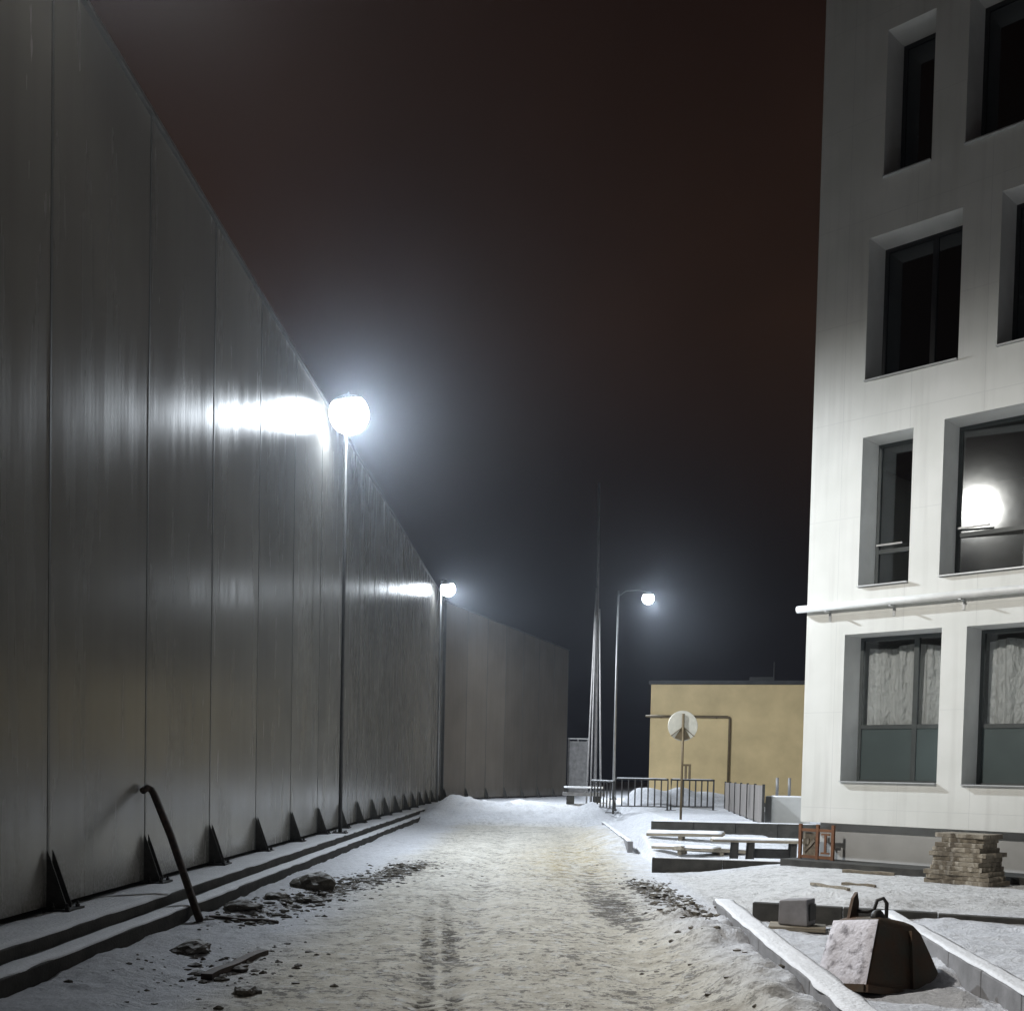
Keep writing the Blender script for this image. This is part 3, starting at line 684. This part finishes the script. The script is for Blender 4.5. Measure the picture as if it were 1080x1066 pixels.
for s in (.45,1.6,2.75,3.9,5.1,6.3,7.5): MB().prism([(-.18,4.54),(-.18,4.556),(-.003,4.556),(-.003,4.40),(-.02,4.40),(-.02,4.54)], s-.02, s+.02, 'x').build('bracket', M['sill'], pp)

# rusty frame in the corner under the overhang, standing on the apron
t = thing('scrap_rack', 'orange rusty steel rack tucked under the near left corner of the white building', 'rack', (CO.x, CO.y, .33), AX)
for x in (.10,.13+.30,.72): MB().span((x-.025,-.18,0),(x+.025,-.13,.60)).build('upright', M['rust_orange'], t)
for z in (.04,.50):
    for xa, xb in ((.125,.405),(.455,.695)): MB().span((xa,-.175,z-.025),(xb,-.135,z+.025)).build('rail', M['rust_orange'], t)
f = MB(); f.prism([(.50,.10),(.66,.10),(.66,.13),(.60,.13),(.60,.42),(.66,.42),(.66,.45),(.50,.45),(.50,.42),(.56,.42),(.56,.13),(.50,.13)], -.168, -.142, 'y')
f.build('beam_offcut', M['rust_orange'], t)
f = MB(); f.span((.12,-.10,.02),(.41,-.06,.46)); f.bar((.16,-.12,.12),(.36,-.12,.33),.03,.04); f.box((.2,-.125,.3),(.1,.04,.1)); f.build('backing_board', M['slab'], t)

# ------------------------------------------------------------------ stack of slabs in front of the plinth
for k in range(11):
    mb = MB(); nseg = 12; sx, sy, h = .47-.011*k+random.uniform(-.06,.03), .36-.006*k+random.uniform(-.04,.02), .066
    if k < 2: sx += .05
    poly = []
    for i in range(nseg*4):
        e, u = divmod(i, nseg); u = u/nseg*2-1
        p = [(u*sx,-sy),(sx,u*sy),(-u*sx,sy),(-sx,-u*sy)][e]
        poly.append((p[0]+random.uniform(-.022,.018), p[1]+random.uniform(-.022,.018)))
    mb.prism(poly, 0, h, 'z')
    o = mb.build('stone_slab', M['slab'], None, (6.38+random.uniform(-.025,.025)+.006*k, 16.80+random.uniform(-.02,.02)+.008*k, hz(6.38,16.8)-.015+k*(h+.001)), AX+random.uniform(-.09,.09), bevel=.008)
    tag(o, 'rough tan slab in the stack standing in front of the white building plinth', 'slab', 'tan slabs stacked by the white building')

# ------------------------------------------------------------------ kerbs
def kerb(label, p, q_, z0, z1, w, m='kerb', snow=True, cut=None):
    p, q_ = Vector((p[0],p[1],0)), Vector((q_[0],q_[1],0)); d = q_-p; L = d.length
    t = thing('kerb_stone', label, 'kerb', (p.x,p.y,z0), math.atan2(d.y,d.x))
    b = MB(); n = max(1, round(L/1.0)); 
    for k in range(n): b.span((L*k/n+.004,0,-.2),(L*(k+1)/n-.004,w,z1-z0+random.uniform(-.006,.006)))
    b.build('stone', M[m], t, bevel=.012)
    if snow:
        s = snow_strip(.0, w, .05, L-.03, z1-z0+.006, .1, .022, .012, seed=int(abs(p.x*7+p.y)), parent=t, name='snow_cap')
        s.rotation_euler = (0,0,-math.pi/2); s.location = (0,w,0)
    return t
kerb('long snow topped concrete kerb along the right edge of the track', (2.16,5.0), (2.38,13.45), 0, .25, .22)
kerb('snow topped kerb on the far side of the pavement bed, right of the overturned skip', (3.42,6.0), (4.09,12.75), 0, .24, .17)
kerb('dark crosswise kerb behind the grey block, joining the two long kerbs', (2.66,13.62), (7.6,11.95), 0, .21, .14, 'dark_concrete', False)
kerb('snowy kerb running away from the track beside the excavated bed', (2.2,24.6), (2.24,34.5), 0, .27, .12)
kerb('dark faced low kerb in front of the snowy planks, left of the white building', (2.15,20.25), (4.62,19.93), 0, .24, .18, 'dark_concrete')
kerb('dark edge of the snowy terrace behind the planks', (2.75,26.15), (9.5,26.15), 0, .66, .16, 'dark_concrete')

# ------------------------------------------------------------------ overturned skip
U = Vector((.82,.57,0)).normalized()
t = thing('steel_skip', 'overturned rusty steel skip with a snow dusted sloping end, lying between the two kerbs', 'skip', (2.97,9.5,hz(2.97,9.5)-.11), math.atan2(U.y,U.x)); t.rotation_euler = (R(-8), R(11), math.atan2(U.y,U.x))
bx, by, tx, ty, H = .58,.27,.25,.23,.64
corner = lambda z, sx, sy, inset=0: ((bx+(tx-bx)*z/H-inset)*sx-.14*z/H, (by+(ty-by)*z/H-inset)*sy, z)
vs = [corner(0,-1,-1),corner(0,1,-1),corner(0,1,1),corner(0,-1,1)]
# rounded crown
lv = [0,.2,.42,.56,.62,.64]; ins = [0,0,0,.005,.03,.07]
rings = [[corner(z,sx,sy,i) for sx,sy in ((-1,-1),(1,-1),(1,1),(-1,1))] for z,i in zip(lv,ins)]
b = MB(); vv = [v for r_ in rings for v in r_]; ff = [(k*4+i,k*4+(i+1)%4,k*4+4+(i+1)%4,k*4+4+i) for k in range(len(lv)-1) for i in range(4)]+[(20,21,22,23),(3,2,1,0)]
b.add(vv, ff); body = b.build('body', M['skip'], t, bevel=.02)
rb = MB()
for s in (-1,1):
    rb.bar((-bx-.01,s*(by+.012),.03),(bx+.01,s*(by+.012),.03),.035,.06)
rb.bar((bx+.012,-by,.03),(bx+.012,by,.03),.035,.06); rb.bar((-bx-.012,-by,.03),(-bx-.012,by,.03),.035,.06)
rb.bar((.0,-by-.004,.06),(.0,-ty-.006,.56),.02,.05); rb.build('rim', M['skip'], t)
# snow on the near sloping end
n = 10; g = []
for j in range(n+1):
    z = .03+(.60-.03)*j/n
    for i in range(n+1):
        u = -1+2*i/n; c = corner(z,-1,u*.97)
        nz_ = float(fbm(np.array([u*2.2]), np.array([z*6.]), 1.3, 4, 5.)[0]); k = .012+.03*max(0,nz_-.35)
        if i in (0,n) or j in (0,n): k = .003
        g.append((c[0]-k*.85, c[1], c[2]+k*.5))
ng = len(g); g2 = [(corner(.03+.57*(a//(n+1))/n,-1,(-1+2*(a%(n+1))/n)*.97)) for a in range(ng)]
fs = [(j*(n+1)+i, (j+1)*(n+1)+i, (j+1)*(n+1)+i+1, j*(n+1)+i+1) for j in range(n) for i in range(n)]
MB().add(g+g2, fs+[tuple(x+ng for x in f_) for f_ in fs]).build('snow_dusting', mat('thin_snow_on_steel', (.72,.70,.76), .85, 0, .3, 13., .01, 30., color2=(.25,.235,.26), lo=.34, hi=.5), t, smooth=True)
lg = MB()
lg.prism([(-.36,.60),(-.24,.60),(-.24,.78),(-.265,.86),(-.31,.80)], .10,.13,'y'); lg.build('lifting_lug', M['skip'], t)
lg = MB(); lg.tube([(-.27,.13,.70),(-.20,.04,.70),(-.17,.0,.72),(-.16,-.02,.80),(-.13,-.06,.82),(-.11,-.08,.78),(-.11,-.08,.62)], .016, 8); lg.build('handle', M['dark_steel'], t, smooth=True)
lg = MB(); lg.lathe([(.055,-.03),(.065,-.02),(.065,.02),(.055,.03)], (-.30,-.14,.63), 14, Matrix.Rotation(R(90),3,'X')); lg.build('hinge', M['dark_steel'], t, smooth=True)

# grey block on a board, beside the crosswise kerb
t = tag(MB().box((0,0,.022),(.62,.46,.045)).build('board', M['wood'], None, (3.02,12.83,hz(3.02,12.9)+.015), -.25, bevel=.006), 'snow dusted board under the grey concrete block', 'board')
t = thing('concrete_block', 'small grey concrete block standing behind the overturned skip', 'block', (3.02,12.86,hz(3.02,12.9)+.064), -.55)
b = MB(); b.prism([(-.17,0),(.17,0),(.155,.30),(-.165,.27)], -.15,.15,'y'); b.build('block_body', M['block'], t, bevel=.015)
b = MB(); b.span((.172,-.10,.06),(.182,.10,.24)); b.build('shade_plate', M['dark_steel'], t)  # dark plate laid on as the shade of the block's right face
def plank(name, label, p, q_, w, h, m, cat, lift=0.0, group=None):
    p = Vector((p[0],p[1],hz(p[0],p[1])+h/2+lift)); q_ = Vector((q_[0],q_[1],hz(q_[0],q_[1])+h/2+lift))
    c = (p+q_)/2; b = MB(); n = 8; d = q_-p; L = d.length; d.normalize(); sd = d.cross(Vector((0,0,1))).normalized(); u = sd.cross(d)
    vs = []
    for i in range(n+1):
        s = -L/2+L*i/n; ww = w/2*(1+random.uniform(-.03,.03)); bend = .006*math.sin(i*1.3)
        for a, b2 in ((-1,-1),(1,-1),(1,1),(-1,1)): vs.append(d*s+sd*a*ww+u*(b2*h/2+bend))
    fs = [(k*4+i,k*4+(i+1)%4,k*4+4+(i+1)%4,k*4+4+i) for k in range(n) for i in range(4)]+[(3,2,1,0),(n*4,n*4+1,n*4+2,n*4+3)]
    b.add(vs, fs); o = b.build(name, m, None, c)
    return tag(o, label, cat, group)
plank('wood_strip', 'thin dark strip of wood on the snow, left behind the skip', (4.02,16.3), (4.30,15.4), .05, .04, M['wood'], 'wood strip')
plank('wood_strip', 'short dark wood strip lying right behind the skip lug', (4.40,16.1), (4.78,15.8), .06, .04, M['wood'], 'wood strip')
plank('wood_strip', 'long pale edged wood strip on the snow by the building apron', (5.02,18.35), (5.72,17.95), .09, .05, M['wood'], 'wood strip')
plank('wood_strip', 'tapered snow dusted wood strip on the snow at the lower left of the track', (-2.56,8.95), (-2.42,10.3), .09, .05, M['rust'], 'wood strip')
plank('wood_strip', 'dark flat strip lying on the snow beside the foot of the leaning pipe', (-3.42,12.05), (-2.75,12.35), .07, .035, M['rust'], 'wood strip')

# ------------------------------------------------------------------ frozen soil
def clod_mesh(r, seed, flat=.65):
    bm = bmesh.new(); bmesh.ops.create_icosphere(bm, subdivisions=3, radius=1)
    for v in bm.verts:
        p = v.co.normalized()
        a = float(fbm(np.array([p.x*1.4+p.z*.7+seed]), np.array([p.y*1.4-p.z*.9+seed*.3]), 1.1, 4, seed)[0])
        b_ = float(fbm(np.array([p.x*5+p.z*2+seed]), np.array([p.y*5-p.z*3]), 1.3, 3, seed+9)[0]); k = .30+1.05*a+.35*b_; v.co = Vector((p.x*r*k*1.15, p.y*r*k, p.z*r*k*flat))
    vs = [v.co.copy() for v in bm.verts]; fs = [tuple(v.index for v in f.verts) for f in bm.faces]; bm.free(); return vs, fs
for i, (x, y, r, lb) in enumerate([(-3.02,15.75,.27,'biggest dark lump of frozen soil beside the left ledge'),
        (-3.22,14.3,.17,'dark soil lump just in front of the biggest soil lump'),
        (-2.72,14.2,.16,'small separate dark soil lump right of the soil heap by the ledge'),
        (-3.30,12.9,.17,'flat dark soil lump near the foot of the leaning pipe'),
        (-3.05,10.2,.16,'flat slab like soil lump between the ledge and the tapered wood strip'),
        (-2.12,8.5,.10,'small soil lump nearest the camera at the left of the track'),
        (2.02,14.35,.17,'snow topped soil lump just left of the long kerb end'),
        (1.78,15.9,.14,'low dark soil lump on the right edge of the track')]):
    vs, fs = clod_mesh(r, i*3.7+1, .66 if i == 0 else .42); o = MB().add(vs, fs).build('soil_lump', M['clod'], None, (x,y,hz(x,y)+r*.10), i*1.1)
    tag(o, lb, 'soil lump')
mb = MB(); cnt = 0
while cnt < 1700:
    x, y = random.uniform(-3.6, 2.3), random.uniform(6.8, 22)
    zone = float(soil_zone(np.array([x]), np.array([y]))[0])
    zone += .05*math.exp(-((x-1.5)/.5)**2)*(y < 15) + .002
    if random.random() > zone: continue
    r = random.choice((.01,.012,.016,.02,.026,.036,.055))*(1.1 if zone > .5 else .62)
    bm = bmesh.new(); bmesh.ops.create_icosphere(bm, subdivisions=1, radius=r)
    z = hz(x, y)
    vs = [(v.co.x*1.25*random.uniform(.7,1.2)+x, v.co.y*random.uniform(.7,1.2)+y, v.co.z*.7*random.uniform(.7,1.2)+z-r*.05) for v in bm.verts]
    mb.add(vs, [tuple(v.index for v in f.verts) for f in bm.faces]); bm.free(); cnt += 1
tag(mb.build('soil_crumbs', M['clod']), 'loose dark crumbs of frozen soil scattered over the snowy track', 'soil', kind='stuff')

# ------------------------------------------------------------------ excavated bed: planks, bench
PL = [((2.55,24.9),(4.1,24.3),.30,.07,'back snowy plank lying across the excavated bed'),
      ((2.9,22.7),(4.9,23.5),.36,.08,'middle snowy plank with a dark edge in the excavated bed'),
      ((2.4,21.1),(3.7,21.5),.28,.08,'front left snowy plank resting just behind the low dark kerb'),
      ((2.55,23.4),(3.6,22.0),.22,.06,'slanting snowy plank lying left of the trestle bench')]
for p, q_, w, h, lb in PL:
    p = Vector((*p,0)); q_ = Vector((*q_,0)); d = q_-p; L = d.length; z = max(hz(p.x,p.y), hz(q_.x,q_.y))+.045
    t = thing('plank', lb, 'plank', (p.x,p.y,z), math.atan2(d.y,d.x)); t.rotation_euler = (R(random.uniform(-7,7)), R(random.uniform(-3,4)), math.atan2(d.y,d.x))
    MB().box((L/2,0,h/2),(L,w,h)).build('board', M['wood'], t, bevel=.008)
    MB().span((L*.42,-w/2+.02,-.10),(L*.42+.09,w/2-.02,-.001)).build('bearer', M['wood'], t)
    s = snow_strip(-w/2,w/2,.02,L-.02,h,.12,.03,.03,seed=int(L*10),parent=t,name='snow_cap'); s.rotation_euler = (0,0,-math.pi/2)
t = thing('trestle_bench', 'snow covered trestle bench on dark legs, left of the white building corner', 'bench', (3.45,21.45,hz(3.9,21.6)))
MB().box((.80,-.0,.50),(1.72,.36,.05),rz=-.03).build('top', M['wood'], t, bevel=.008)
s = snow_strip(-.17,.17,-.04,1.64,.525,.12,.03,.035,seed=5,parent=t,name='snow_cap'); s.rotation_euler = (0,0,-math.pi/2)
for x in (.36,.66,1.45):
    MB().bar((x,-.14,-.03),(x+.02,-.10,.475),.10,.07).build('leg', M['dark_steel'], t)
    MB().bar((x,.14,-.03),(x+.02,.10,.475),.10,.07).build('leg', M['dark_steel'], t)
MB().span((.72,-.02,.18),(1.40,.02,.36)).build('brace', M['dark_steel'], t)

# ------------------------------------------------------------------ terrace: railings, sign, sheet fence
def railing(label, p, q_, n, h=.98):
    p, q_ = Vector((*p,0)), Vector((*q_,0)); d = q_-p; L = d.length; z = hz((p.x+q_.x)/2, (p.y+q_.y)/2)
    t = thing('railing', label, 'railing', (p.x,p.y,z), math.atan2(d.y,d.x), 'dark site railings')
    f = MB(); f.tube([(0,0,-.05),(0,0,h),(L,0,h),(L,0,-.05)], .036, 8); f.tube([(0.028,0,.12),(L-.028,0,.12)], .018, 8); f.build('frame', M['dark_steel'], t)
    for k in range(1, n): MB().tube([(L*k/n,0,.13),(L*k/n,0,h-.02)], .024, 6).build('bar', M['dark_steel'], t)
    for xb in (0,L): MB().box((xb,0,.0),(.08,.5,.03)).build('foot', M['dark_steel'], t)
    s = snow_strip(-.03,.03,.05,L-.05,h+.026,.12,.012,.014,seed=int(p.x*9),parent=t,name='snow_cap'); s.rotation_euler = (0,0,-math.pi/2)
railing('dark metal railing with upright bars left of the round sign, snow piles behind it', (2.62,36.0), (4.28,36.1), 8)
railing('dark metal railing set at an angle at the left end of the railings', (2.05,39.4), (2.57,36.1), 7)
railing('dark metal railing right of the round sign in front of the ochre building', (4.42,36.4), (5.9,37.2), 7)
t = thing('road_sign', 'pale round sign on a thin post in front of the ochre building', 'sign', (3.72,28.5,hz(3.72,28.5)), R(6))
zc = 2.96-hz(3.72,28.5)
MB().tube([(0,0,-.1),(0,0,zc+.30)], .03, 10).build('post', M['brown_pipe'], t, smooth=True)
MB().lathe([(.37,-.008),(.38,0),(.37,.008)], (0,.05,zc), 40, Matrix.Rotation(R(90),3,'X')).build('disc', M['sign'], t)
b = MB(); b.bar((0,.034,zc-.02),(-.30,.034,zc-.26),.012,.06,(0,1,0)); b.bar((0,.034,zc-.02),(.30,.034,zc-.26),.012,.06,(0,1,0)); b.prism([(-.03,zc-.03),(.03,zc-.03),(.20,zc-.31),(0,zc-.37),(-.20,zc-.31)], .030,.040,'y'); b.build('bracket', M['brown_pipe'], t)  # dark struts and plate stand in for the shadow wedge on the disc
MB().prism([(-.02,zc-.95),(.22,zc-.95),(.22,zc-1.32),(.17,zc-1.32),(.17,zc-1.0),(.12,zc-1.0),(.12,zc-1.32),(.07,zc-1.32),(.07,zc-1.0),(-.02,zc-1.0)], -.036, .026, 'y').build('clamp', M['brown_pipe'], t)
# sheet fence
p, q_ = Vector((6.45,38.2,0)), Vector((5.36,26.5,0)); d = q_-p; L = d.length
t = thing('sheet_fence', 'low grey brown sheet metal fence running back from the white building to the ochre building', 'fence', (p.x,p.y,.60), math.atan2(d.y,d.x))
npan = 6
for k in range(npan):
    b = MB(); x0, x1 = L*k/npan+.03, L*(k+1)/npan-.03
    nn = 14; pts = [(x0+(x1-x0)*i/nn, .007*(1 if i % 2 else -1)) for i in range(nn+1)]
    pv = [(x,y,.05) for x,y in pts]+[(x,y,.93) for x,y in pts]+[(x,y+.004,.05) for x,y in pts]+[(x,y+.004,.93) for x,y in pts]
    m1 = nn+1; fs = []
    for i in range(nn): fs += [(i,i+1,i+1+m1,i+m1),(i+2*m1,i+3*m1,i+1+3*m1,i+1+2*m1),(i+m1,i+1+m1,i+1+3*m1,i+3*m1)]
    b.add(pv, fs).build('panel', M['sheet'], t)
for k in range(npan+1): MB().span((L*k/npan-.025,-.03,-.1),(L*k/npan+.025,.03,.96)).build('post', M['dark_steel'], t)
t = thing('concrete_block', 'pale concrete block with two short steel posts, between the sheet fence and the white building', 'block', (5.98,27.4,.60), .1)
MB().box((.15,0,.33),(.95,.5,.68)).build('block_body', M['plinth'], t, bevel=.02)
for x in (-.12,.18): MB().tube([(x,0,.66),(x,0,1.12)], .035, 10).build('post', M['pole'], t, smooth=True)
snow_strip(-.3,.58,-.24,.24,.67,.12,.02,.02,seed=2,parent=t,name='snow_cap')
# snowy concrete slab at the end of the track
t = thing('concrete_slab', 'snow covered slab raised on blocks by the left end of the railings', 'slab', (1.25,45.0,hz(2.1,44.6)))
MB().box((.78,0,.36),(1.65,.7,.14)).build('slab_body', M['concrete'], t, bevel=.01)
for x in (.25,1.3): MB().box((x,0,.12),(.3,.5,.34)).build('support', M['dark_concrete'], t)
s = snow_strip(-.33,.33,0,1.56,.60,.14,.04,.06,seed=12,parent=t,name='snow_cap'); s.rotation_euler = (0,0,-math.pi/2)

# ------------------------------------------------------------------ ochre building
t = thing('ochre_building', 'low flat roofed ochre rendered building behind the railings', 'building', (4.27,42,.4), R(-13))
zt = 5.05-.4
b = MB(); b.span((0,0,-.4),(10.,8,zt)); b.build('wall', M['ochre'], t)
b = MB(); b.span((-.08,-.08,zt+.002),(10.08,8.08,zt+.14)); r_ = b.build('roof', M['roof'], t)
b = MB(); b.span((3.5,-.05+.6,zt+.142),(4.35,1.3,zt+.32)); b.build('vent_box', M['roof'], r_)
b = MB(); b.tube([(4.37,.5,zt+.14),(4.37,.5,zt+.85)], .02, 6); b.build('antenna', M['dark_steel'], r_)
b = MB(); b.tube([(-.16,-.09,3.48),(2.78,-.09,3.48),(2.86,-.09,3.46),(2.88,-.09,3.38),(2.88,-.09,.5)], .045, 10)
g = b.build('gas_pipe', M['brown_pipe'], t, smooth=True)
for x in (.4,1.4,2.4): MB().span((x-.02,-.08,3.42),(x+.02,-.002,3.44)).build('bracket', M['brown_pipe'], g)
for z in (1.2,2.4): MB().span((2.86,-.08,z),(2.9,-.002,z+.02)).build('bracket', M['brown_pipe'], g)
b = MB(); b.span((0.02,-.05,-.4),(9.98,-.004,.42)); b.build('plinth', M['dark_concrete'], t)

# concrete fence and utility pole beyond
t = thing('concrete_fence', 'grey concrete panel fence beyond the end of the far metal wall', 'fence', (2.25,73.0,.2))
for k in range(2): MB().span((k*.60+.05,0,0),(k*.60+.55,.1,3.6)).build('panel', M['concrete'], t)
for k in range(3): MB().span((k*.6-.05,-.04,0),(k*.6+.05,.14,3.72)).build('post', M['concrete'], t)
MB().span((-.06,-.03,3.722),(1.26,.13,3.80)).build('cap', M['plinth'], t)
zb = hz(3.0,55)
t = thing('utility_pole', 'tall pale utility pole with leaning struts beyond the end of the track', 'utility pole', (3.0,55,zb))
MB().tube([(0.02,0,-.2),(-.05,0,8),(-.15,0,15.2)], [.075,.065,.05], 12).build('pole', M['utility'], t, smooth=True)
MB().tube([(-.40,-.3,-.2),(-.17,-.12,10.2)], [.045,.035], 10).build('strut', M['utility'], t, smooth=True)
MB().tube([(-.22,-.5,-.2),(-.16,-.15,8.9)], [.04,.035], 10).build('strut', M['utility'], t, smooth=True)
MB().tube([(.30,-.2,-.2),(.02,-.12,9.2)], [.05,.035], 10).build('strut', M['utility'], t, smooth=True)

# ------------------------------------------------------------------ sky, air
w = bpy.data.worlds.new('World'); sc.world = w; w.use_nodes = True
nt = w.node_tree; bg = nt.nodes['Background']; L = nt.links.new
tc = nt.nodes.new('ShaderNodeTexCoord'); sp = nt.nodes.new('ShaderNodeSeparateXYZ'); L(tc.outputs['Generated'], sp.inputs[0])
rp = nt.nodes.new('ShaderNodeValToRGB'); L(sp.outputs['Z'], rp.inputs[0])
e = rp.color_ramp.elements
e[0].position = 0.; e[0].color = (.0052,.0052,.0085,1); e[1].position = .75; e[1].color = (.0030,.0024,.0024,1)
k = e.new(.16); k.color = (.0085,.0070,.0078,1); k = e.new(.36); k.color = (.0190,.0100,.0068,1); k = e.new(.55); k.color = (.0115,.0058,.0044,1)
nz = nt.nodes.new('ShaderNodeTexNoise'); nz.inputs['Scale'].default_value = 2.2; nz.inputs['Detail'].default_value = 5; L(tc.outputs['Generated'], nz.inputs['Vector'])
mr = nt.nodes.new('ShaderNodeMapRange'); mr.inputs[1].default_value = .35; mr.inputs[2].default_value = .7; mr.inputs[3].default_value = .6; mr.inputs[4].default_value = 1.25; L(nz.outputs['Fac'], mr.inputs[0])
mm = nt.nodes.new('ShaderNodeMixRGB'); mm.blend_type = 'MULTIPLY'; mm.inputs[0].default_value = 1; L(rp.outputs[0], mm.inputs[1]); L(mr.outputs[0], mm.inputs[2])
L(mm.outputs[0], bg.inputs[0]); bg.inputs[1].default_value = 1.0

HAZE = 0.0005  # density of a volume added to imitate the lens glow around the lamps
if HAZE:
    hm = bpy.data.materials.new('lamp_halo_haze'); hm.use_nodes = True; nt = hm.node_tree
    nt.nodes.remove(nt.nodes['Principled BSDF'])
    v = nt.nodes.new('ShaderNodeVolumePrincipled'); v.inputs['Color'].default_value = (.80,.88,1,1); v.inputs['Density'].default_value = HAZE; v.inputs['Anisotropy'].default_value = .91
    nt.links.new(v.outputs[0], nt.nodes['Material Output'].inputs['Volume'])
    hb = MB().span((-400,-400,-1.2),(400,400,19.6)).build('haze', hm); tag(hb, 'thin haze added to give the lamps a soft halo', 'haze', kind='stuff')

# ------------------------------------------------------------------ camera
psi, p, r = R(-1.0014), R(2.2), .022
F = Vector((math.sin(psi)*math.cos(p), math.cos(psi)*math.cos(p), -math.sin(p)))
R0 = Vector((math.cos(psi), -math.sin(psi), 0)); U0 = R0.cross(F)
Rr = R0*math.cos(r)+U0*math.sin(r); Uu = -R0*math.sin(r)+U0*math.cos(r)
cam = bpy.data.cameras.new('camera'); co = bpy.data.objects.new('camera', cam); COL.objects.link(co)
m4 = Matrix((Rr, Uu, -F)).transposed().to_4x4(); m4.translation = Vector((0,0,1.7)); co.matrix_world = m4
cam.sensor_width = 36; cam.sensor_fit = 'HORIZONTAL'; cam.lens = 40; cam.shift_y = .3034; cam.clip_end = 2000; cam.clip_start = .1
sc.camera = co
sc.view_settings.view_transform = 'Standard'; sc.view_settings.look = 'None'; sc.view_settings.gamma = 1; sc.view_settings.exposure = 0
sc.cycles.use_denoising = True
sc.cycles.max_bounces = 6; sc.cycles.volume_bounces = 0; sc.cycles.transparent_max_bounces = 12
sc.cycles.sample_clamp_indirect = 6
